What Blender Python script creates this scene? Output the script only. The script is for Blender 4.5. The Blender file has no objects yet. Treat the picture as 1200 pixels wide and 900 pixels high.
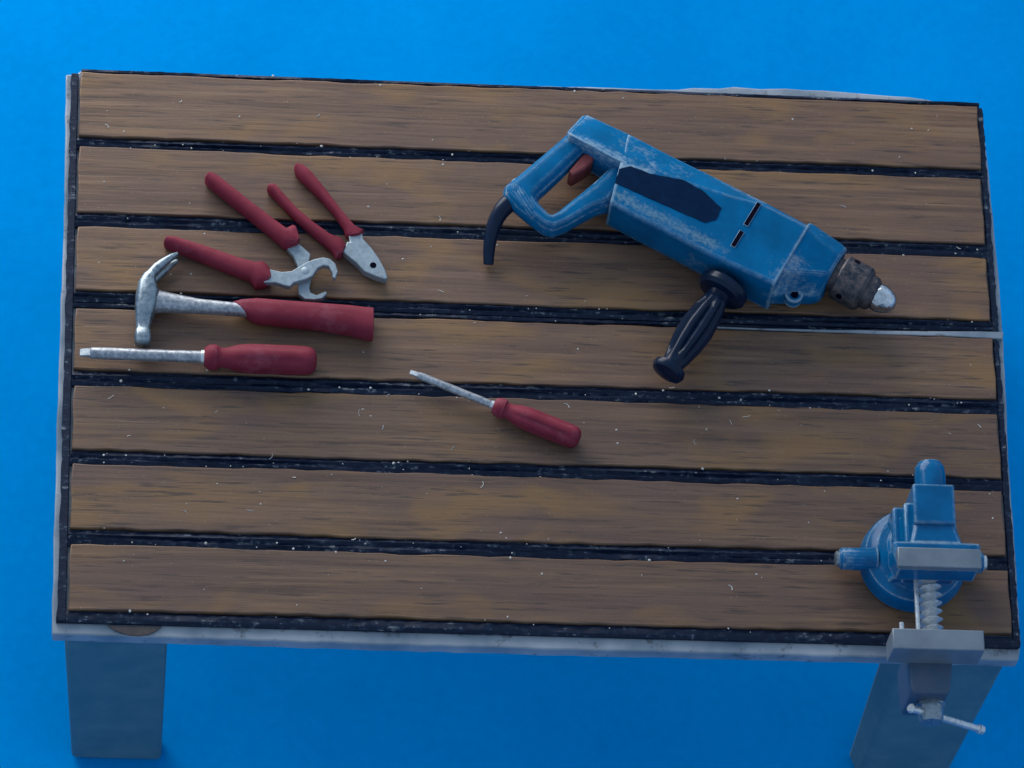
import bpy, bmesh, math, random
from mathutils import Vector, Matrix

random.seed(7)
scene = bpy.context.scene
C = scene.collection
PI = math.pi

# ------------------------------------------------------------------ camera
TOP = 0.466                                   # height of the bench top
right = Vector((0.9964740, -0.0054776, 0.0837232))
down = Vector((0.0319269, -0.8980421, -0.4387493))
fwd = Vector((0.0775903, 0.4398753, -0.8947008))
cam_data = bpy.data.cameras.new('camera')
cam = bpy.data.objects.new('camera', cam_data)
C.objects.link(cam)
M4 = Matrix((( right.x, -down.x, -fwd.x, 0.15741),
             ( right.y, -down.y, -fwd.y, -1.96532),
             ( right.z, -down.z, -fwd.z, 4.71316 + TOP),
             (0, 0, 0, 1)))
cam.matrix_world = M4
cam_data.sensor_width = 36
cam_data.sensor_fit = 'HORIZONTAL'
cam_data.lens = 36 * 4857.9 / 1200
cam_data.dof.use_dof = True
cam_data.dof.focus_distance = 5.27
cam_data.dof.aperture_fstop = 6.5
cam_data.clip_start = 0.1
cam_data.clip_end = 100
scene.camera = cam

# ------------------------------------------------------------------ light
world = bpy.data.worlds.new('World')
scene.world = world
world.use_nodes = True
bg = world.node_tree.nodes['Background']
bg.inputs['Color'].default_value = (0.50, 0.71, 1.0, 1)
bg.inputs['Strength'].default_value = 0.70


def area(name, loc, target, size, sizey, energy, color):
    d = bpy.data.lights.new(name, 'AREA')
    d.shape = 'RECTANGLE'
    d.size, d.size_y = size, sizey
    d.energy = energy
    d.color = color
    o = bpy.data.objects.new(name, d)
    C.objects.link(o)
    o.location = loc
    o.rotation_euler = (Vector(target) - Vector(loc)).to_track_quat('-Z', 'Y').to_euler()
    return o


# one large soft window-like source, behind and to the left of the bench
area('window_light', (-0.9, 3.3, 1.5), (0.5, 0.4, 0.3), 3.4, 2.7, 180, (1.0, 0.98, 0.95))

vs = scene.view_settings
vs.view_transform = 'Standard'
vs.look = 'None'
vs.exposure = 0
vs.gamma = 1

# ------------------------------------------------------------------ materials
def new_mat(name):
    m = bpy.data.materials.new(name)
    m.use_nodes = True
    nt = m.node_tree
    b = nt.nodes['Principled BSDF']
    return m, nt, b


def N(nt, kind, **kw):
    n = nt.nodes.new(kind)
    for k, v in kw.items():
        if k in n.inputs:
            n.inputs[k].default_value = v
        else:
            setattr(n, k, v)
    return n


def ramp(nt, fac, stops):
    r = nt.nodes.new('ShaderNodeValToRGB')
    el = r.color_ramp.elements
    while len(el) < len(stops):
        el.new(0.5)
    for e, (p, c) in zip(el, stops):
        e.position = p
        e.color = (*c, 1) if len(c) == 3 else c
    nt.links.new(fac, r.inputs['Fac'])
    return r


def mix(nt, fac, a, b, mode='MIX'):
    n = nt.nodes.new('ShaderNodeMix')
    n.data_type = 'RGBA'
    n.blend_type = mode
    for idx, val in ((0, fac), (6, a), (7, b)):
        s = n.inputs[idx]
        if hasattr(val, 'is_linked'):
            nt.links.new(val, s)
        else:
            s.default_value = val if idx == 0 else (*val, 1)
    return n.outputs[2]


def math_n(nt, op, a, b=None, clamp=False):
    n = nt.nodes.new('ShaderNodeMath')
    n.operation = op
    n.use_clamp = clamp
    for i, val in enumerate((a, b)):
        if val is None:
            continue
        if hasattr(val, 'is_linked'):
            nt.links.new(val, n.inputs[i])
        else:
            n.inputs[i].default_value = val
    return n.outputs[0]


def coords(nt, scale=(1, 1, 1), rnd=False):
    t = nt.nodes.new('ShaderNodeTexCoord')
    mp = nt.nodes.new('ShaderNodeMapping')
    mp.inputs['Scale'].default_value = scale
    src = t.outputs['Object']
    if rnd:
        oi = nt.nodes.new('ShaderNodeObjectInfo')
        s = nt.nodes.new('ShaderNodeVectorMath')
        s.operation = 'SCALE'
        s.inputs[0].default_value = (13.0, 37.0, 5.0)
        nt.links.new(oi.outputs['Random'], s.inputs['Scale'])
        a = nt.nodes.new('ShaderNodeVectorMath')
        a.operation = 'ADD'
        nt.links.new(src, a.inputs[0])
        nt.links.new(s.outputs[0], a.inputs[1])
        src = a.outputs[0]
    nt.links.new(src, mp.inputs['Vector'])
    return mp.outputs['Vector']


def noise(nt, vec, scale, detail=3, rough=0.6, dist=0.0):
    n = nt.nodes.new('ShaderNodeTexNoise')
    n.inputs['Scale'].default_value = scale
    n.inputs['Detail'].default_value = detail
    n.inputs['Roughness'].default_value = rough
    n.inputs['Distortion'].default_value = dist
    nt.links.new(vec, n.inputs['Vector'])
    return n.outputs['Fac']


def bump(nt, b, h, strength=0.3, dist=0.002):
    n = nt.nodes.new('ShaderNodeBump')
    n.inputs['Strength'].default_value = strength
    n.inputs['Distance'].default_value = dist
    nt.links.new(h, n.inputs['Height'])
    nt.links.new(n.outputs['Normal'], b.inputs['Normal'])


def edge_mask(nt, radius):
    """1 near convex and concave edges, from the bevelled normal"""
    bv = nt.nodes.new('ShaderNodeBevel')
    bv.samples = 6
    bv.inputs['Radius'].default_value = radius
    g = nt.nodes.new('ShaderNodeNewGeometry')
    d = nt.nodes.new('ShaderNodeVectorMath')
    d.operation = 'DOT_PRODUCT'
    nt.links.new(bv.outputs[0], d.inputs[0])
    nt.links.new(g.outputs['True Normal'], d.inputs[1])
    return math_n(nt, 'SUBTRACT', 1.0, d.outputs['Value'], True)


def mat_paper():
    m, nt, b = new_mat('blue_paper')
    v = coords(nt)
    n1 = noise(nt, v, 3.0, 3)
    n2 = noise(nt, v, 60, 4, 0.7)
    f = math_n(nt, 'ADD', math_n(nt, 'MULTIPLY', n1, 0.6), math_n(nt, 'MULTIPLY', n2, 0.4))
    r = ramp(nt, f, [(0.35, (0.0, 0.198, 0.525)), (0.65, (0.0, 0.240, 0.622))])
    nt.links.new(r.outputs['Color'], b.inputs['Base Color'])
    b.inputs['Roughness'].default_value = 0.85
    b.inputs['Specular IOR Level'].default_value = 0.0
    bump(nt, b, n2, 0.12, 0.003)
    return m


def mat_wood():
    m, nt, b = new_mat('stained_wood')
    vs_ = coords(nt, (1.1, 34, 34), True)      # long streaks
    vf = coords(nt, (9, 150, 150), True)       # short pores
    vb = coords(nt, (3.2, 9, 9), True)         # broad patches
    vy = coords(nt, (6, 14, 14), True)
    streak = noise(nt, vs_, 3.0, 6, 0.65, 0.35)
    pores = noise(nt, vf, 1.6, 3, 0.6)
    patch = noise(nt, vb, 1.6, 3, 0.6, 0.3)
    yel = noise(nt, vy, 1.1, 2, 0.5, 0.6)
    c1 = ramp(nt, streak, [(0.33, (0.080, 0.048, 0.033)), (0.45, (0.142, 0.088, 0.055)),
                           (0.55, (0.185, 0.118, 0.074)), (0.68, (0.245, 0.162, 0.100))])
    c = mix(nt, ramp(nt, patch, [(0.36, (0, 0, 0)), (0.66, (0.8, 0.8, 0.8))]).outputs['Color'],
            c1.outputs['Color'], (0.120, 0.076, 0.066))
    c = mix(nt, ramp(nt, yel, [(0.52, (0, 0, 0)), (0.68, (0.75, 0.75, 0.75))]).outputs['Color'],
            c, (0.230, 0.140, 0.052))
    c = mix(nt, ramp(nt, pores, [(0.57, (0, 0, 0)), (0.68, (0.85, 0.85, 0.85))]).outputs['Color'],
            c, (0.050, 0.034, 0.030))
    # rubbed dark stain along the sawn edges of each strip
    vd = coords(nt, (1, 1, 1), True)
    sp = noise(nt, vd, 230, 3, 0.6)
    c = mix(nt, ramp(nt, sp, [(0.62, (0, 0, 0)), (0.76, (0.32, 0.32, 0.32))]).outputs['Color'],
            c, (0.32, 0.29, 0.25))
    oi = nt.nodes.new('ShaderNodeObjectInfo')
    tone = ramp(nt, oi.outputs['Random'], [(0.0, (0.78, 0.64, 0.53)), (0.5, (0.88, 0.715, 0.585)), (1.0, (0.96, 0.79, 0.64))])
    c = mix(nt, 1.0, c, tone.outputs['Color'], 'MULTIPLY')
    nt.links.new(c, b.inputs['Base Color'])
    rr = ramp(nt, streak, [(0.3, (0.62, 0.62, 0.62)), (0.7, (0.46, 0.46, 0.46))])
    nt.links.new(rr.outputs['Color'], b.inputs['Roughness'])
    h = math_n(nt, 'SUBTRACT', streak, math_n(nt, 'MULTIPLY', pores, 0.5))
    bump(nt, b, h, 0.35, 0.0016)
    return m


def mat_worn(name, base, base2, wear, rough, edge_r=0.005, wear_lo=0.02, wear_hi=0.12, patch=0.72, metal=0.0,
             nscale=90, spec=0.3):
    """paint with chipped edges and scuffed patches"""
    m, nt, b = new_mat(name)
    v = coords(nt)
    n1 = noise(nt, v, nscale, 5, 0.7)
    n2 = noise(nt, v, 22, 3, 0.6)
    c = ramp(nt, n2, [(0.35, base), (0.68, base2)]).outputs['Color']
    e = edge_mask(nt, edge_r)
    em = math_n(nt, 'MULTIPLY', e, math_n(nt, 'MULTIPLY', math_n(nt, 'POWER', n1, 2.0), 4.0))
    f1 = ramp(nt, em, [(wear_lo, (0, 0, 0)), (wear_hi, (0.85, 0.85, 0.85))]).outputs['Color']
    big = noise(nt, v, 14, 2, 0.5)
    pm = math_n(nt, 'MULTIPLY', math_n(nt, 'ADD', n1, big), 0.5)
    f2 = ramp(nt, pm, [(patch - 0.10, (0, 0, 0)), (patch, (0.55, 0.55, 0.55))]).outputs['Color']
    c = mix(nt, f2, c, tuple(0.5 * (a + w) for a, w in zip(base, wear)))
    c = mix(nt, f1, c, wear)
    nt.links.new(c, b.inputs['Base Color'])
    b.inputs['Roughness'].default_value = rough
    b.inputs['Metallic'].default_value = metal
    b.inputs['Specular IOR Level'].default_value = spec
    bump(nt, b, n1, 0.18, 0.0012)
    return m


def add_band(m, lo, hi, x0, x1, wear, thr):
    """a rubbed band on an existing paint: lo..hi across, x0..x1 along the part"""
    nt = m.node_tree
    b = nt.nodes['Principled BSDF']
    src = b.inputs['Base Color'].links[0].from_socket
    t = nt.nodes.new('ShaderNodeTexCoord')
    sx = nt.nodes.new('ShaderNodeSeparateXYZ')
    nt.links.new(t.outputs['Object'], sx.inputs[0])

    def window(sock, a, c, soft):
        r1 = nt.nodes.new('ShaderNodeMapRange')
        r1.inputs[1].default_value, r1.inputs[2].default_value = a - soft, a + soft
        nt.links.new(sock, r1.inputs[0])
        r2 = nt.nodes.new('ShaderNodeMapRange')
        r2.inputs[1].default_value, r2.inputs[2].default_value = c + soft, c - soft
        nt.links.new(sock, r2.inputs[0])
        return math_n(nt, 'MULTIPLY', r1.outputs[0], r2.outputs[0])
    w = math_n(nt, 'MULTIPLY', window(sx.outputs['Y'], lo, hi, 0.008), window(sx.outputs['X'], x0, x1, 0.02))
    n = noise(nt, coords(nt, (0.7, 1, 1)), 240, 6, 0.8)
    f = math_n(nt, 'ADD', n, math_n(nt, 'MULTIPLY', w, 0.30))
    r = ramp(nt, f, [(thr, (0, 0, 0)), (thr + 0.22, (0.62, 0.62, 0.62))])
    c = mix(nt, r.outputs['Color'], src, wear)
    nt.links.new(c, b.inputs['Base Color'])
    return m


def mat_simple(name, c0, c1, rough, metal=0.0, nscale=80, spec=0.5, bstr=0.2, bdist=0.001, rough2=None):
    m, nt, b = new_mat(name)
    v = coords(nt)
    n1 = noise(nt, v, nscale, 4, 0.65)
    nt.links.new(ramp(nt, n1, [(0.34, c0), (0.66, c1)]).outputs['Color'], b.inputs['Base Color'])
    if rough2 is None:
        b.inputs['Roughness'].default_value = rough
    else:
        nt.links.new(ramp(nt, n1, [(0.3, (rough,) * 3), (0.7, (rough2,) * 3)]).outputs['Color'], b.inputs['Roughness'])
    b.inputs['Metallic'].default_value = metal
    b.inputs['Specular IOR Level'].default_value = spec
    bump(nt, b, n1, bstr, bdist)
    return m


def mat_caulk():
    m, nt, b = new_mat('black_caulk')
    v = coords(nt, (12, 120, 120), True)
    v2 = coords(nt, (1, 1, 1), True)
    n1 = noise(nt, v, 1.4, 4, 0.7)
    n2 = noise(nt, v2, 120, 3, 0.7)
    f = math_n(nt, 'MULTIPLY', n1, n2)
    c = ramp(nt, f, [(0.24, (0.003, 0.009, 0.026)), (0.33, (0.010, 0.022, 0.048)), (0.40, (0.15, 0.16, 0.17))])
    nt.links.new(c.outputs['Color'], b.inputs['Base Color'])
    b.inputs['Roughness'].default_value = 0.5
    b.inputs['Specular IOR Level'].default_value = 0.2
    bump(nt, b, f, 0.5, 0.002)
    return m


def mat_board():
    m, nt, b = new_mat('pale_plastic_board')
    v = coords(nt)
    n1 = noise(nt, v, 50, 4, 0.7)
    n2 = noise(nt, v, 9, 3, 0.6)
    c = ramp(nt, n2, [(0.34, (0.12, 0.165, 0.21)), (0.64, (0.36, 0.38, 0.41))]).outputs['Color']
    c = mix(nt, ramp(nt, n1, [(0.58, (0, 0, 0)), (0.68, (0.7, 0.7, 0.7))]).outputs['Color'], c, (0.06, 0.06, 0.065))
    nt.links.new(c, b.inputs['Base Color'])
    b.inputs['Roughness'].default_value = 0.28
    bump(nt, b, n1, 0.3, 0.002)
    return m


MAT = {
    'paper': mat_paper(),
    'wood': mat_wood(),
    'caulk': mat_caulk(),
    'board': mat_board(),
    'leg': mat_worn('grey_leg_plastic', (0.055, 0.160, 0.215), (0.082, 0.190, 0.240), (0.26, 0.30, 0.33), 0.6, 0.005, 0.03, 0.2, 0.73, spec=0.15),
    'blue': mat_worn('worn_blue_paint', (0.0, 0.086, 0.205), (0.0, 0.122, 0.285), (0.33, 0.42, 0.47), 0.5, 0.0075, 0.015, 0.08, 0.68, nscale=130, spec=0.05),
    'vblue': mat_worn('glossy_blue_paint', (0.0, 0.078, 0.195), (0.0, 0.118, 0.285), (0.34, 0.44, 0.48), 0.16, 0.0050, 0.018, 0.10, 0.69, nscale=120, spec=0.18),
    'label': mat_simple('dark_rating_plate', (0.001, 0.011, 0.036), (0.002, 0.016, 0.048), 0.8, spec=0.05),
    'black': mat_simple('black_rubber', (0.001, 0.008, 0.026), (0.003, 0.012, 0.036), 0.28, spec=0.22, bstr=0.1),
    'slot': mat_simple('slot_black', (0.002, 0.001, 0.008), (0.003, 0.002, 0.010), 0.9, spec=0.05),
    'red': mat_worn('matt_red_plastic', (0.160, 0.016, 0.031), (0.215, 0.026, 0.045), (0.30, 0.10, 0.13), 0.65, 0.003, 0.05, 0.35, 0.66, spec=0.15),
    'trigger': mat_simple('trigger_red', (0.22, 0.035, 0.035), (0.30, 0.06, 0.055), 0.5),
    'steel': mat_simple('silver_painted_steel', (0.16, 0.20, 0.23), (0.30, 0.35, 0.38), 0.20, 0.7, 160, rough2=0.42),
    'plier': mat_simple('flat_silver', (0.22, 0.27, 0.30), (0.33, 0.38, 0.41), 0.40, 0.35, 140),
    'shaft': mat_simple('scuffed_silver_shaft', (0.16, 0.18, 0.21), (0.42, 0.43, 0.45), 0.42, 0.5, 190),
    'chrome': mat_simple('bright_silver', (0.46, 0.48, 0.49), (0.68, 0.69, 0.69), 0.18, 0.6, 120, rough2=0.34),
    'nose': mat_simple('shiny_silver_tip', (0.30, 0.31, 0.32), (0.75, 0.76, 0.76), 0.10, 0.95, 70, bstr=0.5, bdist=0.003, rough2=0.30),
    'thread': mat_simple('bright_thread', (0.42, 0.44, 0.45), (0.66, 0.67, 0.67), 0.22, 0.3, 150),
    'chuck': mat_simple('rusty_gunmetal', (0.010, 0.022, 0.036), (0.125, 0.095, 0.090), 0.26, 0.55, 95, bstr=0.6, bdist=0.003, rough2=0.6),
    'vgrey': mat_worn('dull_grey_steel', (0.14, 0.17, 0.20), (0.20, 0.23, 0.26), (0.40, 0.44, 0.47), 0.42, 0.003, 0.05, 0.3, 0.74, 0.25),
    'vslide': mat_worn('blue_grey_casting', (0.04, 0.080, 0.13), (0.075, 0.095, 0.14), (0.3, 0.34, 0.38), 0.42, 0.003, 0.05, 0.3, 0.76, 0.2),
    'glue': mat_simple('brown_glue', (0.050, 0.036, 0.034), (0.085, 0.060, 0.052), 0.35),
    'dust': mat_simple('pale_dust', (0.42, 0.40, 0.36), (0.66, 0.64, 0.60), 0.8),
}


BLUE = ((0.0, 0.086, 0.205), (0.0, 0.122, 0.285), (0.33, 0.42, 0.47), 0.5, 0.0075, 0.015, 0.08, 0.68)
MAT['body'] = add_band(mat_worn('worn_blue_housing', *BLUE, nscale=130, spec=0.05), 0.016, 0.036, -0.010, 0.160, (0.17, 0.26, 0.31), 0.66)
MAT['gear'] = add_band(mat_worn('worn_blue_gearcase', *BLUE, nscale=130, spec=0.05), 0.030, 0.075, 0.225, 0.262, (0.22, 0.26, 0.30), 0.66)
MAT['rear'] = add_band(mat_worn('worn_blue_rear', *BLUE, nscale=130, spec=0.05), 0.070, 0.088, -0.09, 0.02, (0.26, 0.36, 0.42), 0.66)

# ------------------------------------------------------------------ mesh helpers
def link(name, bm, mat, parent=None, bevel=0.0, seg=2, smooth=40, loc=None):
    bmesh.ops.recalc_face_normals(bm, faces=bm.faces)
    me = bpy.data.meshes.new(name)
    bm.to_mesh(me)
    bm.free()
    for p in me.polygons:
        p.use_smooth = True
    me.set_sharp_from_angle(angle=math.radians(smooth))
    me.materials.append(MAT[mat])
    o = bpy.data.objects.new(name, me)
    C.objects.link(o)
    if parent:
        o.parent = parent
    if loc:
        o.location = loc
    if bevel:
        md = o.modifiers.new('bevel', 'BEVEL')
        md.width = bevel
        md.segments = seg
        md.limit_method = 'ANGLE'
        md.angle_limit = math.radians(35)
    return o


def thing(name, label, cat, loc=(0, 0, 0), rz=0.0, group=None):
    o = bpy.data.objects.new(name, None)
    o.empty_display_size = 0.05
    C.objects.link(o)
    o.location = loc
    o.rotation_euler = (0, 0, rz)
    o['label'] = label
    o['category'] = cat
    if group:
        o['group'] = group
    return o


def box(bm, x0, x1, y0, y1, z0, z1):
    vs_ = [bm.verts.new(p) for p in ((x0, y0, z0), (x1, y0, z0), (x1, y1, z0), (x0, y1, z0),
                                     (x0, y0, z1), (x1, y0, z1), (x1, y1, z1), (x0, y1, z1))]
    for f in ((0, 3, 2, 1), (4, 5, 6, 7), (0, 1, 5, 4), (1, 2, 6, 5), (2, 3, 7, 6), (3, 0, 4, 7)):
        bm.faces.new([vs_[i] for i in f])


def prism(pts, z0, z1, top=None):
    """outline extruded from z0 to z1; 'top' may be a different outline or list of z"""
    bm = bmesh.new()
    n = len(pts)
    a = [bm.verts.new((x, y, z0)) for x, y in pts]
    b = [bm.verts.new((x, y, z1)) for x, y in (top or pts)]
    bm.faces.new(a[::-1])
    bm.faces.new(b)
    for i in range(n):
        j = (i + 1) % n
        bm.faces.new((a[i], a[j], b[j], b[i]))
    return bm


def rings_to_bm(rings, cap=True, close=False):
    bm = bmesh.new()
    R = [[bm.verts.new(p) for p in r] for r in rings]
    n = len(R[0])
    for k in range(len(R) - 1):
        for i in range(n):
            j = (i + 1) % n
            bm.faces.new((R[k][i], R[k][j], R[k + 1][j], R[k + 1][i]))
    if cap:
        bm.faces.new(R[0][::-1])
        bm.faces.new(R[-1])
    return bm


def loft(pairs, zc, hz, n=14, power=0.75, tip=True, tail=True):
    """body whose plan outline runs through the pairs (left, right) with a rounded section.
    zc / hz may be lists"""
    m = len(pairs)
    zcs = zc if isinstance(zc, (list, tuple)) else [zc] * m
    hzs = hz if isinstance(hz, (list, tuple)) else [hz] * m
    rings = []

    def ring(c, w, z, h):
        out = []
        for i in range(n):
            t = 2 * PI * i / n
            ct, st = math.cos(t), math.sin(t)
            ct = math.copysign(abs(ct) ** power, ct)
            st = math.copysign(abs(st) ** power, st)
            out.append((c.x + w.x * ct, c.y + w.y * ct, z + h * st))
        return out
    cs, ws = [], []
    for (l, r) in pairs:
        l, r = Vector(l), Vector(r)
        cs.append((l + r) / 2)
        ws.append((l - r) / 2)
    if tip:
        d = (cs[0] - cs[1]).normalized() * ws[0].length * 0.35
        rings.append(ring(cs[0] + d, ws[0] * 0.55, zcs[0], hzs[0] * 0.55))
    for c, w, z, h in zip(cs, ws, zcs, hzs):
        rings.append(ring(c, w, z, h))
    if tail:
        d = (cs[-1] - cs[-2]).normalized() * ws[-1].length * 0.2
        rings.append(ring(cs[-1] + d, ws[-1] * 0.75, zcs[-1], hzs[-1] * 0.75))
    return rings_to_bm(rings)


def lathe(profile, n=24, axis='z', fn=None, org=(0, 0, 0)):
    """profile: list of (pos along axis, radius); fn(pos, angle, r) may change the radius"""
    rings = []
    for t, r in profile:
        ring = []
        for i in range(n):
            a = 2 * PI * i / n
            rr = fn(t, a, r) if fn else r
            c, s = rr * math.cos(a), rr * math.sin(a)
            if axis == 'x':
                p = (t, c, s)
            elif axis == 'y':
                p = (s, t, c)
            else:
                p = (c, s, t)
            ring.append((p[0] + org[0], p[1] + org[1], p[2] + org[2]))
        rings.append(ring)
    return rings_to_bm(rings)


def tube(points, radii, n=14):
    pts = [Vector(p) for p in points]
    rings = []
    for i, p in enumerate(pts):
        d = (pts[min(i + 1, len(pts) - 1)] - pts[max(i - 1, 0)]).normalized()
        s = d.cross(Vector((0, 0, 1)))
        s = s.normalized() if s.length > 1e-4 else Vector((1, 0, 0))
        u = s.cross(d)
        rings.append([tuple(p + radii[i] * (math.cos(2 * PI * k / n) * s + math.sin(2 * PI * k / n) * u)) for k in range(n)])
    return rings_to_bm(rings)


def smooth_path(pts, k=6):
    """Catmull-Rom through the points"""
    P = [Vector(p) for p in pts]
    P = [P[0] * 2 - P[1]] + P + [P[-1] * 2 - P[-2]]
    out = []
    for i in range(1, len(P) - 2):
        for s in range(k):
            t = s / k
            a, b, c, d = P[i - 1:i + 3]
            out.append(0.5 * ((2 * b) + (c - a) * t + (2 * a - 5 * b + 4 * c - d) * t * t + (3 * b - a - 3 * c + d) * t ** 3))
    out.append(P[-2])
    return out


def smooth_outline(pts, k=3):
    n = len(pts)
    P = [Vector(p) for p in pts]
    out = []
    for i in range(n):
        a, b, c, d = P[i - 1], P[i], P[(i + 1) % n], P[(i + 2) % n]
        for s in range(k):
            t = s / k
            q = 0.5 * ((2 * b) + (c - a) * t + (2 * a - 5 * b + 4 * c - d) * t * t + (3 * b - a - 3 * c + d) * t ** 3)
            out.append((q.x, q.y))
    return out


def lerp(a, b, t):
    return a + (b - a) * t


# ------------------------------------------------------------------ the backdrop
bm = bmesh.new()
bmesh.ops.create_grid(bm, x_segments=60, y_segments=60, size=6)
for v in bm.verts:
    v.co.z = 0.002 * math.sin(v.co.x * 2.1 + 0.5) * math.sin(v.co.y * 1.7) - 0.002
paper = link('ground', bm, 'paper')
paper['kind'] = 'structure'
paper['label'] = 'plain bright blue paper backdrop under the bench'

# ------------------------------------------------------------------ the bench
bench = thing('workbench', 'low workbench with seven brown wooden planks, black seams and grey legs', 'workbench', (0, 0, 0))
Z0 = TOP - 0.010                               # top of the base board


def jit(pts, step, amp):
    """break an outline into short steps with a slightly ragged edge"""
    out = []
    n = len(pts)
    for i in range(n):
        a, b = Vector(pts[i]), Vector(pts[(i + 1) % n])
        k = max(1, int((b - a).length / step))
        nrm = Vector((b.y - a.y, a.x - b.x)).normalized()
        for s in range(k):
            q = a.lerp(b, s / k)
            if s:
                q = q + nrm * random.uniform(-amp, amp)
            out.append((q.x, q.y))
    return out


board_outline = [(-0.0005, -0.0045), (0.25, -0.0055), (0.62, -0.0065), (0.9, -0.0055), (1.199, -0.0045), (1.2035, 0.02), (1.2035, 0.15), (1.2025, 0.27),
                 (1.2060, 0.437), (1.2055, 0.455), (1.2045, 0.56), (1.2010, 0.69), (1.1985, 0.765), (1.192, 0.7865),
                 (1.168, 0.7915), (1.10, 0.8015), (1.008, 0.8055), (0.934, 0.8075), (0.90, 0.8052), (0.865, 0.8070), (0.845, 0.8035), (0.81, 0.8030), (0.79, 0.7995),
                 (0.75, 0.7985), (0.62, 0.7975), (0.50, 0.7955), (0.30, 0.7960), (0.12, 0.7945), (0.002, 0.7935), (-0.002, 0.7885), (-0.0165, 0.7870),
                 (-0.0105, 0.58), (-0.0075, 0.355), (-0.0035, 0.109)]
link('base_board', prism(jit(board_outline, 0.02, 0.0007), TOP - 0.0320, Z0), 'board', bench, 0.002, 2)

plank_y = [(0.690, 0.786), (0.579, 0.674), (0.4665, 0.5585), (0.3530, 0.4405), (0.2420, 0.3315), (0.1340, 0.2225), (0.0255, 0.1125)]


def left_x(y):
    return 0.0195 - 0.0165 * y / 0.787


def plank(y0, y1, tilt):
    yc = (y0 + y1) / 2
    # a plank runs straight between its two long edges, ends are sawn a little uneven
    o = []
    nx = 52
    xa, xb = left_x(yc), 1.1890 + random.uniform(-0.002, 0.002)
    lo, hi = [], []
    w0, w1 = random.uniform(0, 6), random.uniform(0, 6)
    for i in range(nx + 1):
        x = lerp(xa, xb, i / nx)
        lo.append((x, y0 - yc + 0.0008 * math.sin(x * 7 + w0) + random.uniform(-0.0011, 0.0011)))
        hi.append((x, y1 - yc + 0.0008 * math.sin(x * 6 + w1) + random.uniform(-0.0011, 0.0011)))
    pts = lo + [(xb + 0.001, -0.015), (xb - 0.001, 0.02)] + hi[::-1] + [(xa - 0.0012, 0.02), (xa + 0.0008, -0.01)]
    bm = prism(pts, 0, 0.010)
    ob = link('plank', bm, 'wood', bench, 0.0016, 2, loc=(0, yc, Z0))
    ob.rotation_euler = (0, 0, tilt)
    return ob


for k, (a, b_) in enumerate(plank_y):
    plank(a, b_, random.uniform(-0.0006, 0.0006))


def seam(y0, y1, x0, x1, ridged=True, top=0.0075, name='seam_strip'):
    """black filler strip with two low ridges and a ragged top"""
    w = y1 - y0
    prof = [(0, 0.0), (0.0, top * 0.75), (0.12, top * 0.9), (0.30, top * 1.12), (0.42, top * 0.72),
            (0.55, top * 0.70), (0.70, top * 1.15), (0.88, top * 0.85), (1.0, top * 0.75), (1.0, 0.0)]
    if not ridged:
        prof = [(0, 0), (0, top * 0.7), (0.25, top), (0.75, top * 0.95), (1, top * 0.7), (1, 0)]
    n = 150
    rings = []
    ph = [random.uniform(0, 6) for _ in prof]
    for i in range(n + 1):
        x = lerp(x0, x1, i / n)
        ring = []
        for q, (u, z) in enumerate(prof):
            inner = 0 < u < 1
            dz = random.uniform(-0.0011, 0.0009) + 0.0007 * math.sin(x * 23 + ph[q]) if z > 0 and inner else 0
            du = 0.035 * math.sin(x * 11 + ph[q]) if inner else 0
            ring.append((x, y0 + w * (u + du), z + dz))
        rings.append(ring)
    bm = rings_to_bm(rings)
    return link(name, bm, 'caulk', bench, loc=(0, 0, Z0), smooth=30)


for k in range(6):
    y1 = plank_y[k][0] - 0.0004
    y0 = plank_y[k + 1][1] + 0.0004
    yc = (y0 + y1) / 2
    if k == 2:                                  # the filler has pulled away from this seam
        seam(y0 + 0.0105, y1, left_x(yc) - 0.0025, 1.191, True)
        seam(y0 + 0.0035, y0 + 0.0100, left_x(yc) - 0.0025, 1.06, False, 0.0060)
    else:
        seam(y0, y1, left_x(yc) - 0.0025, 1.191, True)
seam(0.0100, 0.0250, 0.004, 1.199, False, 0.0070)                # along the front edge
seam(0.7865, 0.7925, 0.004, 1.192, False, 0.0085)                # along the back edge
# bare strip of the pale board showing next to the pulled seam
pts = [(0.78, 0.4425), (1.0, 0.4421), (1.1, 0.4418), (1.2035, 0.4405), (1.2050, 0.4510), (1.17, 0.4505), (1.12, 0.4488), (1.05, 0.4468), (0.92, 0.4452), (0.78, 0.4448)]
link('bare_strip', prism(jit(pts, 0.03, 0.0007), Z0 + 0.0005, Z0 + 0.0082), 'board', bench, 0.001, 1)
# short dark strips down both ends, one length per plank
def end_strip(xa0, xa1, xb0, xb1, y0, y1):
    k = 60
    a = [(lerp(xa0, xa1, i / k) + random.uniform(-0.0010, 0.0010), lerp(y0, y1, i / k)) for i in range(k + 1)]
    b = [(lerp(xb0, xb1, i / k), lerp(y0, y1, i / k)) for i in range(k + 1)]
    return link('end_strip', prism(a + b[::-1], 0, 0.0068), 'caulk', bench, 0.0012, 1, loc=(0, 0, Z0))


end_strip(left_x(0.0105) - 0.0135, left_x(0.786) - 0.0125, left_x(0.0105) - 0.0030, left_x(0.786) - 0.0025, 0.0105, 0.7860)
end_strip(1.2012, 1.1985, 1.1920, 1.1915, 0.0105, 0.4390)
end_strip(1.1995, 1.1965, 1.1905, 1.1890, 0.4520, 0.7850)

# old glue blot over the front edge
pts = [(0.066, 0.0085), (0.074, 0.0030), (0.084, -0.0015), (0.095, -0.0045), (0.106, -0.0050), (0.117, -0.0028), (0.126, 0.0020), (0.134, 0.0085)]
link('glue_blot', prism(pts, Z0 + 0.0003, Z0 + 0.0026), 'glue', bench, 0.001, 2)


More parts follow.
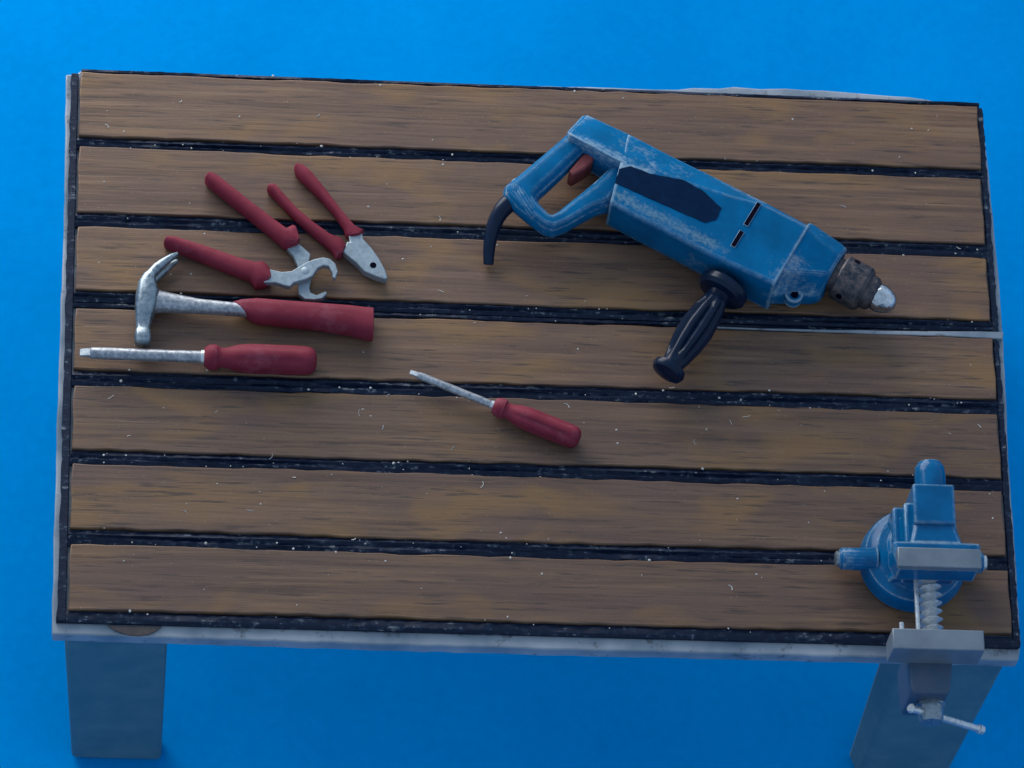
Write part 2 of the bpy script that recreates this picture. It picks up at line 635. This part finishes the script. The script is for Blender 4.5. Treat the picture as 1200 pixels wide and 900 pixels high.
def leg(x, y, w0, w1, d0, d1, s0=0.0, s1=0.0):
    """tapered leg; s0 / s1: how far the rear left corner stands out"""
    z1 = TOP - 0.032
    bm = bmesh.new()
    a = [bm.verts.new(p) for p in ((x - w1, y, 0), (x + w1, y, 0), (x + w1, y + d1, 0), (x - w1 - s1, y + d1, 0))]
    b = [bm.verts.new(p) for p in ((x - w0, y, z1), (x + w0, y, z1), (x + w0, y + d0, z1), (x - w0 - s0, y + d0, z1))]
    bm.faces.new(a[::-1])
    bm.faces.new(b)
    for i in range(4):
        j = (i + 1) % 4
        bm.faces.new((a[i], a[j], b[j], b[i]))
    return link('leg', bm, 'leg', bench, 0.006, 3)


leg(0.0769, 0.008, 0.0640, 0.0590, 0.036, 0.034)
leg(1.1287, 0.008, 0.0635, 0.0590, 0.036, 0.034, 0.024, 0.012)
leg(0.0769, 0.700, 0.0640, 0.0590, 0.08, 0.068)
leg(1.1287, 0.700, 0.0635, 0.0590, 0.08, 0.068)

# ------------------------------------------------------------------ electric drill, lying on its side
drill = thing('electric_drill', 'worn blue electric drill with black side grip lying on the planks', 'drill', (0.6811, 0.5662, TOP), math.atan2(-0.48793, 0.87288))
T = 0.080
# motor housing: section across the drill, swept along it.  (u, v_low_bottom, v_low_edge, v_bevel, v_top)
secs = [(0.000, 0.022, 0.012, 0.070, 0.134), (0.030, 0.022, 0.011, 0.083, 0.135), (0.075, 0.022, 0.012, 0.091, 0.136),
        (0.130, 0.022, 0.012, 0.102, 0.137), (0.170, 0.021, 0.013, 0.112, 0.138), (0.236, 0.021, 0.018, 0.114, 0.137)]


def body_ring(u, vb, ve, vt, vm):
    return [(u, vb, 0.0), (u, ve, 0.030), (u, ve - 0.001, T - 0.003), (u, ve + 0.0015, T), (u, vt, T),
            (u, vm - 0.003, 0.045), (u, vm, 0.034), (u, vm - 0.008, 0.0)]


rr_ = [body_ring(*s) for s in secs]
rr_[0] = [(u - 0.017 * max(0, v - 0.012) / 0.06, v, z) for u, v, z in rr_[0]]      # the rear end is cut on a slant
bm = rings_to_bm(rr_)
body = link('motor_housing', bm, 'body', drill, 0.0018, 2)
# upper rear bar that runs back over the grip
def bar_ring(u, v0, v1, z):
    return [(u, v0, 0.018), (u, v0 + 0.0005, z - 0.003), (u, v0 + 0.0025, z), (u, v1 - 0.002, 0.042), (u, v1, 0.034), (u, v1 - 0.008, 0.004)]


bm = rings_to_bm([bar_ring(-0.0985, 0.0790, 0.127, 0.068), bar_ring(-0.093, 0.0715, 0.132, 0.0765), bar_ring(-0.060, 0.0705, 0.1340, 0.0785), bar_ring(-0.030, 0.0685, 0.1355, 0.0806), bar_ring(-0.005, 0.0700, 0.1355, 0.0800), bar_ring(0.045, 0.0780, 0.1345, 0.0772)])
link('rear_bar', bm, 'rear', drill, 0.0018, 2)
# D-shaped grip: ring between an outer and an inner loop
outer = [(-0.100, 0.086), (-0.108, 0.056), (-0.117, 0.025), (-0.126, -0.006), (-0.1325, -0.026), (-0.128, -0.036), (-0.108, -0.045), (-0.082, -0.051), (-0.058, -0.0545), (-0.046, -0.052), (-0.034, -0.036), (-0.022, -0.012), (-0.012, 0.006), (0.002, 0.020), (0.002, 0.050), (0.002, 0.086)]
inner = [(-0.066, 0.077), (-0.070, 0.056), (-0.075, 0.030), (-0.081, 0.004), (-0.086, -0.016), (-0.085, -0.022), (-0.080, -0.025), (-0.073, -0.028), (-0.064, -0.0315), (-0.0595, -0.031), (-0.055, -0.022), (-0.049, -0.002), (-0.043, 0.018), (-0.037, 0.040), (-0.031, 0.062), (-0.027, 0.077)]


def ring_prism(outer, inner, layers):
    """layers: list of (z, shrink of the outer loop, growth of the inner loop)"""
    bm = bmesh.new()
    n = len(outer)
    O, I = [], []
    for z, s, g in layers:
        o_, i_ = [], []
        for (a, b) in zip(outer, inner):
            a, b = Vector(a), Vector(b)
            d = (b - a)
            o_.append(bm.verts.new((*(a + d * s), z)))
            i_.append(bm.verts.new((*(b - d * g), z)))
        O.append(o_)
        I.append(i_)
    for k in range(len(layers) - 1):
        for i in range(n):
            j = (i + 1) % n
            bm.faces.new((O[k][i], O[k][j], O[k + 1][j], O[k + 1][i]))
            bm.faces.new((I[k][j], I[k][i], I[k + 1][i], I[k + 1][j]))
    for i in range(n):
        j = (i + 1) % n
        bm.faces.new((O[0][j], O[0][i], I[0][i], I[0][j]))
        bm.faces.new((O[-1][i], O[-1][j], I[-1][j], I[-1][i]))
    return bm


bm = ring_prism(outer, inner, [(0.028, 0.26, 0.26), (0.036, 0.06, 0.06), (0.046, 0.0, 0.0), (0.057, 0.05, 0.06), (0.064, 0.24, 0.24)])
grip = link('grip_loop', bm, 'blue', drill, 0.002, 2, smooth=50)
# ridge at the lower rear corner of the loop where the cable sleeve enters
link('sleeve_collar', tube(smooth_path([(-0.124, -0.010, 0.050), (-0.110, -0.025, 0.0575), (-0.086, -0.040, 0.0575), (-0.070, -0.046, 0.052)], 4), [0.0055, 0.0065] + [0.0078] * 9 + [0.0065, 0.005], 12), 'blue', drill)
# trigger inside the loop
tr = [(-0.072, 0.036), (-0.064, 0.034), (-0.056, 0.050), (-0.051, 0.066), (-0.056, 0.076), (-0.068, 0.070)]
link('trigger', prism(tr, 0.022, 0.056), 'trigger', drill, 0.003, 2)
# cable sleeve
pth = smooth_path([(-0.108, -0.020, 0.040), (-0.1195, -0.042, 0.039), (-0.1215, -0.066, 0.030), (-0.114, -0.092, 0.020), (-0.103, -0.113, 0.0075)], 6)
rad = [lerp(0.0145, 0.0066, (i / (len(pth) - 1)) ** 0.8) for i in range(len(pth))]
link('cable_sleeve', tube(pth, rad, 16), 'black', drill, 0.0015, 2)
# rating plate let into the side of the housing
lab = [(-0.013, 0.060), (-0.002, 0.0715), (0.024, 0.0745), (0.064, 0.0890), (0.092, 0.0890), (0.1265, 0.0790), (0.1285, 0.0600), (0.119, 0.0490), (0.060, 0.0440), (-0.008, 0.0395)]
pl = link('rating_plate', prism(jit(lab, 0.006, 0.0007), T - 0.004, T + 0.0008), 'label', drill)
# cooling slots with raised rims
for (v0, v1) in ((0.073, 0.116), (0.037, 0.062)):
    rim = link('vent_slot', prism([(0.1615, v0 - 0.0008), (0.1685, v0 - 0.0008), (0.1685, min(v1, 0.110) + 0.0008), (0.1615, min(v1, 0.110) + 0.0008)], T - 0.003, T + 0.0012), 'blue', drill, 0.0006, 1)
    link('slot_opening', prism([(0.1622, v0), (0.1678, v0), (0.1678, min(v1, 0.110)), (0.1622, min(v1, 0.110))], T - 0.002, T + 0.0018), 'slot', rim)
# gear housing at the front
def gear_ring(u, v0, v1, vt, zt, zb=0.004):
    return [(u, v0 + 0.008, zb), (u, v0, 0.022), (u, v0, zt * 0.62), (u, v0 + 0.020, zt), (u, vt, zt), (u, v1, 0.050), (u, v1, 0.024), (u, v1 - 0.012, zb)]


bm = rings_to_bm([gear_ring(0.230, 0.021, 0.137, 0.112, T - 0.0005), gear_ring(0.238, 0.022, 0.137, 0.112, T - 0.002), gear_ring(0.252, 0.031, 0.135, 0.110, T - 0.006),
                  gear_ring(0.280, 0.047, 0.131, 0.107, T - 0.009), gear_ring(0.290, 0.056, 0.128, 0.106, T - 0.012, 0.008)])
gear = link('gear_housing', bm, 'gear', drill, 0.003, 2)
link('bearing_boss', lathe([(0.0, 0.0115), (0.0150, 0.0115)], 20, 'z', org=(0.260, 0.036, 0.030)), 'blue', gear)
link('screw_head', lathe([(0.016, 0.005), (0.0185, 0.0045)], 12, 'z', org=(0.261, 0.035, 0.030)), 'slot', gear)
# chuck
CV, CZ = 0.0915, 0.040
bm = lathe([(0.284, 0.0235), (0.297, 0.0235), (0.2975, 0.0285), (0.300, 0.0305), (0.332, 0.0305), (0.337, 0.0265), (0.3375, 0.0235), (0.346, 0.0225), (0.350, 0.0190)], 28, 'x', org=(0, CV, CZ))
chuck = link('chuck', bm, 'chuck', drill, smooth=32)
for a in (0.9, 2.9, 5.0):
    bm = lathe([(0.0285, 0.0042), (0.0309, 0.0042)], 12, 'z')
    ko = link('key_hole', bm, 'slot', chuck)
    ko.location = (0.311, CV, CZ)
    ko.rotation_euler = (a - PI / 2, 0, 0)
bm = lathe([(0.349, 0.0165), (0.353, 0.0185), (0.359, 0.0185), (0.366, 0.0165), (0.372, 0.0135), (0.377, 0.0090), (0.379, 0.0040)], 12, 'x', org=(0, CV, CZ))
link('chuck_jaws', bm, 'nose', drill, 0.0010, 1, smooth=35)
# side grip
GU, GZ = 0.1775, 0.040
prof = [(-0.024, 0.013), (-0.014, 0.016), (-0.012, 0.031), (-0.009, 0.0335), (-0.001, 0.0335), (0.004, 0.029), (0.005, 0.016),
        (0.010, 0.0150), (0.020, 0.0172), (0.034, 0.0205), (0.060, 0.0232), (0.085, 0.0215), (0.108, 0.0172), (0.118, 0.0150),
        (0.122, 0.0150), (0.126, 0.0215), (0.131, 0.0225), (0.136, 0.0200), (0.139, 0.0120)]


def flute(t, a, r):
    t = abs(t)
    if 0.012 < t < 0.120:
        e = min(1, (t - 0.012) / 0.02, (0.120 - t) / 0.02)
        return r * (1 - 0.26 * e * (0.5 + 0.5 * math.cos(8 * a)) ** 2)
    return r


dense = []
for i in range(len(prof) - 1):
    (t0, r0), (t1, r1) = prof[i], prof[i + 1]
    k = 3 if t1 - t0 > 0.008 else 1
    for s in range(k):
        dense.append((lerp(t0, t1, s / k), lerp(r0, r1, s / k)))
dense.append(prof[-1])
bm = lathe([(-t, r) for t, r in dense], 54, 'y', flute, (0, 0, 0))
sg = link('side_grip', bm, 'black', drill, smooth=38)
sg.location = (GU, -0.008, GZ)
sg.rotation_euler = (math.radians(3), 0, math.radians(-3))

# ------------------------------------------------------------------ claw hammer
hammer = thing('claw_hammer', 'silver claw hammer with red grip beside the red screwdriver', 'hammer', (0.10, 0.435, TOP))
hx, hy = 0.10, 0.435


def loc_pairs(p, dx, dy):
    return [((a[0] - dx, a[1] - dy), (b[0] - dx, b[1] - dy)) for a, b in p]


head = [((0.1045, 0.4865), (0.1112, 0.4745)), ((0.0945, 0.4770), (0.1112, 0.4665)), ((0.0885, 0.4660), (0.1135, 0.4610)), ((0.0860, 0.4512), (0.1165, 0.4530)), ((0.0855, 0.4360), (0.1140, 0.4360)),
        ((0.0860, 0.4230), (0.1110, 0.4255)), ((0.0872, 0.4120), (0.1075, 0.4130)), ((0.0882, 0.4020), (0.1055, 0.4030)), ((0.0868, 0.3985), (0.1072, 0.3990)), ((0.0862, 0.3900), (0.1080, 0.3895)), ((0.0872, 0.3830), (0.1072, 0.3820))]
ho = link('hammer_head', loft(loc_pairs(head, hx, hy), 0.0190, [0.0165, 0.0180, 0.0185, 0.0185, 0.018, 0.016, 0.012, 0.0095, 0.0115, 0.0118, 0.0110], 20, 0.62, True, True), 'steel', hammer, smooth=45)
prong_pairs = [((0.0990, 0.4790), (0.1095, 0.4710)), ((0.1080, 0.4905), (0.1150, 0.4790)), ((0.1180, 0.4985), (0.1240, 0.4890)), ((0.1285, 0.5060), (0.1320, 0.4985)), ((0.1365, 0.5090), (0.1385, 0.5050))]
for zc, dy in ((0.0285, -0.0005), (0.0085, 0.001)):
    link('claw', loft(loc_pairs(prong_pairs, hx, hy + dy), [zc, zc, zc, zc * 0.9 + 0.002, zc * 0.8 + 0.004], [0.0075, 0.0072, 0.0065, 0.0052, 0.0038], 12, 0.7, False, True), 'steel', hammer)
shaft = [((0.108, 0.4600), (0.108, 0.4270)), ((0.1170, 0.4572), (0.1170, 0.4288)), ((0.1309, 0.4545), (0.1309, 0.4293)), ((0.1664, 0.4476), (0.1664, 0.4288)), ((0.2068, 0.4444), (0.2068, 0.4275)), ((0.2450, 0.4420), (0.2450, 0.4260))]
link('shaft', loft(loc_pairs(shaft, hx, hy), 0.0185, [0.013, 0.0120, 0.0105, 0.0095, 0.0095, 0.0095], 16, 0.8, False, False), 'shaft', hammer)
gp = [((0.2080, 0.4450), (0.2270, 0.4268)), ((0.2200, 0.4485), (0.2350, 0.4205)), ((0.2385, 0.4505), (0.2430, 0.4182)), ((0.2710, 0.4488), (0.2715, 0.4158)), ((0.3145, 0.4468), (0.3140, 0.4125)),
      ((0.3579, 0.4448), (0.3575, 0.4065)), ((0.3770, 0.4430), (0.3765, 0.4020)), ((0.3880, 0.4425), (0.3880, 0.3998))]
link('grip', loft(loc_pairs(gp, hx, hy), 0.0172, [0.0105, 0.0135, 0.0158, 0.0162, 0.0164, 0.0168, 0.0170, 0.0172], 18, 0.72, False, False), 'red', hammer, 0.0018, 2)

# ------------------------------------------------------------------ end-cutting pincers, open
pin = thing('pincers', 'open pincers with red handles and curved silver jaws', 'pincers', (0.30, 0.492, TOP))
px_, py_ = 0.30, 0.492
h1 = [((.1765, .633), (.169, .6215)), ((.1863, .6287), (.1775, .612)), ((.2244, .5964), (.2138, .581)), ((.2578, .5691), (.2460, .553)), ((.2765, .5550), (.2650, .536)),
      ((.2840, .5610), (.2705, .530)), ((.2880, .5590), (.2765, .5275)), ((.2925, .5410), (.2885, .533))]
h2 = [((.1234, .5365), (.120, .527)), ((.1343, .5369), (.127, .5225)), ((.1715, .526), (.1650, .5065)), ((.2154, .5105), (.2080, .488)), ((.2373, .5051), (.2300, .480)),
      ((.246, .5075), (.237, .469)), ((.2549, .4984), (.249, .471)), ((.2574, .487), (.254, .476))]
for hp, jawpts, z0, z1 in ((h1, [(.2680, .5370), (.2839, .5450), (.2906, .5376), (.2984, .5302), (.3071, .5219), (.3055, .5122), (.309, .50), (.3085, .4855), (.3061, .4739), (.3079, .4664), (.3156, .4628), (.3274, .469), (.3291, .4653), (.3224, .4583), (.3123, .4561), (.3005, .4566), (.2927, .4639), (.2917, .4734), (.2935, .485), (.292, .497), (.2903, .5059), (.285, .5181), (.2763, .5293)], 0.004, 0.0135),
                           (h2, [(.2450, .4950), (.2546, .4925), (.2708, .4893), (.2826, .4908), (.2909, .4968), (.301, .5039), (.3111, .5091), (.3229, .5124), (.3314, .5108), (.3383, .5044), (.3419, .493), (.3386, .4824), (.3352, .4842), (.3351, .4909), (.3299, .5002), (.3231, .5009), (.3164, .4968), (.3098, .4851), (.3014, .48), (.2863, .4747), (.2813, .4688), (.2762, .4695), (.2626, .4738), (.2480, .4730)], 0.0138, 0.0235)):
    arm = link('jaw_arm', prism([(x - px_, y - py_) for x, y in jawpts], z0, z1), 'plier', pin, 0.0011, 2)
    link('handle', loft(loc_pairs(hp, px_, py_), 0.0132, 0.0130, 16, 0.78), 'red', pin)
link('pivot_rivet', lathe([(0.020, 0.0052), (0.0238, 0.0050), (0.0242, 0.0042)], 16), 'plier', pin)

# ------------------------------------------------------------------ cutting pliers, closed
cut = thing('cutting_pliers', 'pliers with slim red handles and pointed silver head', 'pliers', (0.36, 0.54, TOP))
cx, cy = 0.36, 0.54
b1 = [((.2875, .6529), (.284, .645)), ((.2965, .651), (.2865, .636)), ((.308, .6395), (.2985, .6235)), ((.3272, .6135), (.3175, .6035)), ((.3462, .5859), (.337, .580)), ((.3636, .5640), (.349, .561)), ((.3755, .5585), (.351, .551)), ((.3740, .5525), (.3535, .548))]
b2 = [((.2522, .6204), (.250, .613)), ((.260, .6215), (.2545, .607)), ((.2711, .6077), (.262, .5985)), ((.2902, .5854), (.2805, .5775)), ((.3091, .5685), (.3015, .5565)), ((.3311, .5517), (.3225, .5375)), ((.3468, .5455), (.333, .528)), ((.3528, .536), (.3394, .517)), ((.350, .529), (.345, .520))]
for hp in (b1, b2):
    link('handle', loft(loc_pairs(hp, cx, cy), 0.0105, 0.0103, 14, 0.8), 'red', cut)
bh = [(.3545, .5520), (.3725, .5545), (.374, .5446), (.3843, .5325), (.3938, .5184), (.4025, .5014), (.406, .4891), (.4026, .4871), (.3898, .4914), (.3762, .4976), (.3658, .5096), (.3480, .5250), (.3510, .5320), (.3535, .5400), (.3572, .5392), (.3560, .5455)]
hd = link('head', prism([(x - cx, y - cy) for x, y in bh], 0.003, 0.0170), 'plier', cut, 0.0012, 2)
link('pivot_shade_disc', lathe([(0.012, 0.0042), (0.0174, 0.0042)], 14, 'z', org=(0.3872 - cx, 0.5065 - cy, 0)), 'slot', hd)  # solid dark disc: the shade inside the hole is put into its colour
bm = prism([(0.3935 - cx, 0.4965 - cy), (0.3985 - cx, 0.4905 - cy), (0.3997 - cx, 0.4912 - cy), (0.3950 - cx, 0.4975 - cy)], 0.0160, 0.0174)
link('jaw_notch', bm, 'shaft', hd)


# ------------------------------------------------------------------ screwdrivers
def screwdriver(name, label, loc, rz, tip, s0, hlen, r_shaft, r_h, facet, seed):
    """tip at x=0, handle starts at s0"""
    t = thing(name, label, 'screwdriver', loc, rz, None)
    z = r_h
    rnd = random.Random(seed)
    prof_ = [(tip * 0.9, r_shaft * 0.62), (tip, r_shaft * 0.95)]
    k = 14
    for i in range(1, k + 1):
        prof_.append((lerp(tip, s0 + 0.004, i / k), r_shaft * lerp(0.98, 1.0, i / k) * rnd.uniform(0.97, 1.03)))
    sh = link('shaft', lathe(prof_, 14, 'x', org=(0, 0, z)), 'shaft', t, smooth=40)
    # blade: flattened tip
    bmx = rings_to_bm([[(x, w * cy_, z + h * cz_) for cy_, cz_ in ((-1, -1), (1, -1), (1, 1), (-1, 1))]
                       for x, w, h in ((0.0, r_shaft * 0.62, r_shaft * 0.18), (tip * 0.45, r_shaft * 0.62, r_shaft * 0.42), (tip * 1.15, r_shaft * 0.7, r_shaft * 0.6))])
    link('blade', bmx, 'chrome', sh, 0.0006, 1)
    link('ferrule', lathe([(s0 - 0.004, r_shaft * 1.15), (s0 + 0.002, r_shaft * 1.25)], 14, 'x', org=(0, 0, z)), 'chrome', sh)
    H = hlen
    hp = [(0.0, 0.62), (0.006, 0.84), (0.05 * H + 0.008, 0.88), (0.12 * H, 0.80), (0.15 * H, 0.66), (0.20 * H, 0.70), (0.30 * H, 0.92), (0.40 * H, 1.0), (0.60 * H, 1.0), (0.80 * H, 1.0),
          (0.90 * H, 0.98), (0.95 * H, 0.90), (0.985 * H, 0.70), (H, 0.35)]

    def fl(tt, a, r):
        q = (tt - s0) / H
        if 0.2 < q < 0.93:
            e = min(1, (q - 0.2) / 0.15, (0.93 - q) / 0.08)
            return r * (1 - facet * e * (0.5 + 0.5 * math.cos(6 * a)) ** 4)
        return r
    dn = []
    for i in range(len(hp) - 1):
        for s in range(2):
            dn.append((s0 + lerp(hp[i][0], hp[i + 1][0], s / 2), r_h * lerp(hp[i][1], hp[i + 1][1], s / 2)))
    dn.append((s0 + H, r_h * 0.35))
    link('handle', lathe(dn, 36, 'x', fl, (0, 0, z)), 'red', t, smooth=60)
    return t


screwdriver('screwdriver', 'large red handled screwdriver lying below the claw hammer', (0.0190, 0.3672, TOP), math.radians(-0.2), 0.014, 0.1560, 0.1420, 0.0078, 0.0188, 0.09, 1)
sd2 = screwdriver('screwdriver', 'small thin red handled screwdriver lying apart, slanted across a black seam', (0.4352, 0.3570, TOP), math.atan2(-0.378, 0.926), 0.012, 0.1150, 0.1170, 0.0050, 0.0150, 0.16, 2)

# ------------------------------------------------------------------ bench vise
VX, VY = 1.068, 0.118
vise = thing('bench_vise', 'blue bench vise with grey jaws and silver screw at the bench corner', 'vise', (VX, VY, TOP))
bm = lathe([(0.0, 0.066), (0.005, 0.068), (0.022, 0.0655), (0.028, 0.0625), (0.0295, 0.0585), (0.034, 0.050), (0.044, 0.043), (0.056, 0.040), (0.060, 0.036)], 48)
base = link('swivel_base', bm, 'vblue', vise, smooth=28)
for s, xe in ((-1, 0.096), (1, 0.086)):
    bm = lathe([(s * 0.048, 0.0165), (s * 0.062, 0.0145), (s * (xe - 0.004), 0.0140), (s * xe, 0.0115)], 20, 'x', org=(0, -0.006, 0.024))
    lug = link('lock_lug', bm, 'vblue', base, 0.001, 2)
    bm = lathe([(s * (xe - 0.002), 0.0100), (s * (xe + 0.0035), 0.0096), (s * (xe + 0.005), 0.0070)], 16, 'x', org=(0, -0.006, 0.024))
    link('lock_bolt', bm, 'chrome' if s > 0 else 'steel', lug)
bm = bmesh.new()
box(bm, -0.034, 0.046, -0.030, 0.046, 0.030, 0.072)
link('turntable_block', bm, 'vblue', vise, 0.004, 3)
bm = prism([(-0.038, -0.040), (0.046, -0.040), (0.044, 0.036), (-0.036, 0.036)], 0.030, 0.084, [(-0.022, -0.044), (0.038, -0.044), (0.040, 0.030), (-0.024, 0.030)])
link('pedestal', bm, 'vblue', vise, 0.003, 2)
# fixed body: section narrows from the jaw to the tail
def vring(y, x0, x1, z0, z1, c):
    return [(x0, y, z0), (x1, y, z0), (x1, y, z1 - c), (x1 - c, y, z1), (x0 + c, y, z1), (x0, y, z1 - c)]


bm = rings_to_bm([vring(-0.059, -0.038, 0.059, 0.086, 0.1185, 0.001), vring(-0.040, -0.044, 0.064, 0.080, 0.1185, 0.001), vring(-0.034, -0.044, 0.064, 0.080, 0.122, 0.003), vring(-0.024, -0.044, 0.064, 0.078, 0.121, 0.003), vring(-0.0215, -0.022, 0.042, 0.060, 0.117, 0.003), vring(0.004, -0.016, 0.035, 0.050, 0.116, 0.004)])
link('fixed_jaw', bm, 'vblue', vise, 0.0025, 2)
bm = bmesh.new()
box(bm, -0.0165, 0.0355, 0.002, 0.056, 0.046, 0.121)
link('anvil_block', bm, 'vblue', vise, 0.003, 3)
bm = bmesh.new()
box(bm, -0.025, 0.040, -0.050, 0.040, 0.050, 0.1)
link('slide_channel', bm, 'vblue', vise, 0.004, 2)
bm = lathe([(0.050, 0.0195), (0.078, 0.0195), (0.088, 0.0185), (0.094, 0.0150), (0.096, 0.0100)], 28, 'y', org=(0.0105, 0, 0.096))
link('tail_tube', bm, 'vblue', vise, smooth=35)
bm = bmesh.new()
box(bm, -0.041, 0.062, -0.0600, -0.0345, 0.119, 0.1295)
link('jaw_plate', bm, 'vgrey', vise, 0.0012, 2)
bm = bmesh.new()
box(bm, -0.0525, 0.0595, -0.1690, -0.1425, 0.083, 0.130)
mj = link('moving_jaw', bm, 'vgrey', vise, 0.0014, 2)
bm = rings_to_bm([[(x0, y, z0), (x1, y, z0), (x1, y, z1), (x0, y, z1)] for y, x0, x1, z0, z1 in ((-0.147, -0.026, 0.028, 0.006, 0.086), (-0.169, -0.026, 0.028, 0.002, 0.0855), (-0.198, -0.024, 0.025, 0.000, 0.082), (-0.206, -0.022, 0.023, 0.004, 0.078))])
link('slide', bm, 'vslide', vise, 0.003, 2)
pitch = 0.0110


def thread(t, a, r):
    return r + 0.0042 * (abs(((t / pitch - a / (2 * PI)) % 1.0) * 2 - 1) - 0.5) * 2 if -0.146 < t < -0.052 else r


bm = lathe([(-0.050 - i * 0.00095, 0.0112) for i in range(103)], 24, 'y', thread, (0.006, 0, 0.076))
screw = link('screw', bm, 'thread', vise, smooth=50)
for xr, zz, y0, y1 in ((-0.0115, 0.082, -0.050, -0.147), (-0.034, 0.093, -0.120, -0.147)):
    bm = lathe([(y0, 0.0030), (y1, 0.0030)], 12, 'y', org=(xr, 0, zz))
    link('guide_rod', bm, 'chrome', vise)
bm = lathe([(-0.204, 0.0150), (-0.206, 0.0185), (-0.209, 0.0185), (-0.210, 0.0158), (-0.226, 0.0152), (-0.230, 0.0135), (-0.231, 0.0060)], 24, 'y', org=(0.006, 0, 0.044))
hub = link('screw_hub', bm, 'steel', vise, smooth=35)
ang = math.radians(-33)
d = Vector((math.cos(ang), 0, math.sin(ang)))
c0 = Vector((0.006, -0.2195, 0.044))
pts = [c0 + d * s for s in (-0.036, -0.033, -0.0325, 0.0, 0.04, 0.0795, 0.080, 0.086, 0.088)]
link('tommy_bar', tube(pts, [0.0040, 0.0062, 0.0045, 0.0045, 0.0045, 0.0045, 0.0060, 0.0060, 0.0035], 14), 'chrome', hub)

# ------------------------------------------------------------------ dust on the bench top
bm = bmesh.new()


def speck(x, y, z, r):
    n = 5
    vs_ = [bm.verts.new((x + r * random.uniform(0.6, 1.2) * math.cos(2 * PI * i / n), y + r * random.uniform(0.6, 1.2) * math.sin(2 * PI * i / n), z)) for i in range(n)]
    t = bm.verts.new((x, y, z + r * 0.8))
    b = bm.verts.new((x, y, z - 0.0004))
    for i in range(n):
        j = (i + 1) % n
        bm.faces.new((vs_[i], vs_[j], t))
        bm.faces.new((vs_[j], vs_[i], b))


def fibre(x, y, z, ln, r):
    a, k = random.uniform(0, 2 * PI), random.uniform(-2.2, 2.2)
    prev = None
    n = 6
    for i in range(n + 1):
        q = [bm.verts.new((x + r * math.cos(t) * math.sin(a), y - r * math.cos(t) * math.cos(a), z + r + r * math.sin(t))) for t in (0, 2.1, 4.2)]
        if prev:
            for s in range(3):
                bm.faces.new((prev[s], prev[(s + 1) % 3], q[(s + 1) % 3], q[s]))
        prev = q
        x += ln / n * math.cos(a)
        y += ln / n * math.sin(a)
        a += k / n


def clear(x, y):
    if math.hypot(x - VX, y - 0.1) < 0.11:
        return False
    if 0.55 < x < 1.06 and abs((y - 0.60) + (x - 0.72) * 0.56) < 0.14:
        return False
    if x < 0.42 and y > 0.34 and y < 0.66:
        return random.random() < 0.35
    return True


for _ in range(520):
    if random.random() < 0.35:                  # dust gathers along the seams
        x, y = random.uniform(0.03, 1.18), random.choice(plank_y)[random.randint(0, 1)] + random.gauss(0, 0.006)
    else:
        x, y = random.uniform(0.03, 1.18), random.uniform(0.02, 0.78)
    if clear(x, y):
        speck(x, y, TOP - 0.0005, random.choice((0.0006, 0.0007, 0.0009, 0.0009, 0.0012, 0.0016, 0.0021)))
for _ in range(34):
    x, y = random.uniform(0.03, 1.18), random.uniform(0.02, 0.78)
    if clear(x, y):
        fibre(x, y, TOP - 0.0002, random.uniform(0.004, 0.011), random.uniform(0.0003, 0.0006))
du = link('dust', bm, 'dust', None)
du['kind'] = 'stuff'
du['label'] = 'pale dust specks and short fibres scattered over the planks'
du['category'] = 'dust'
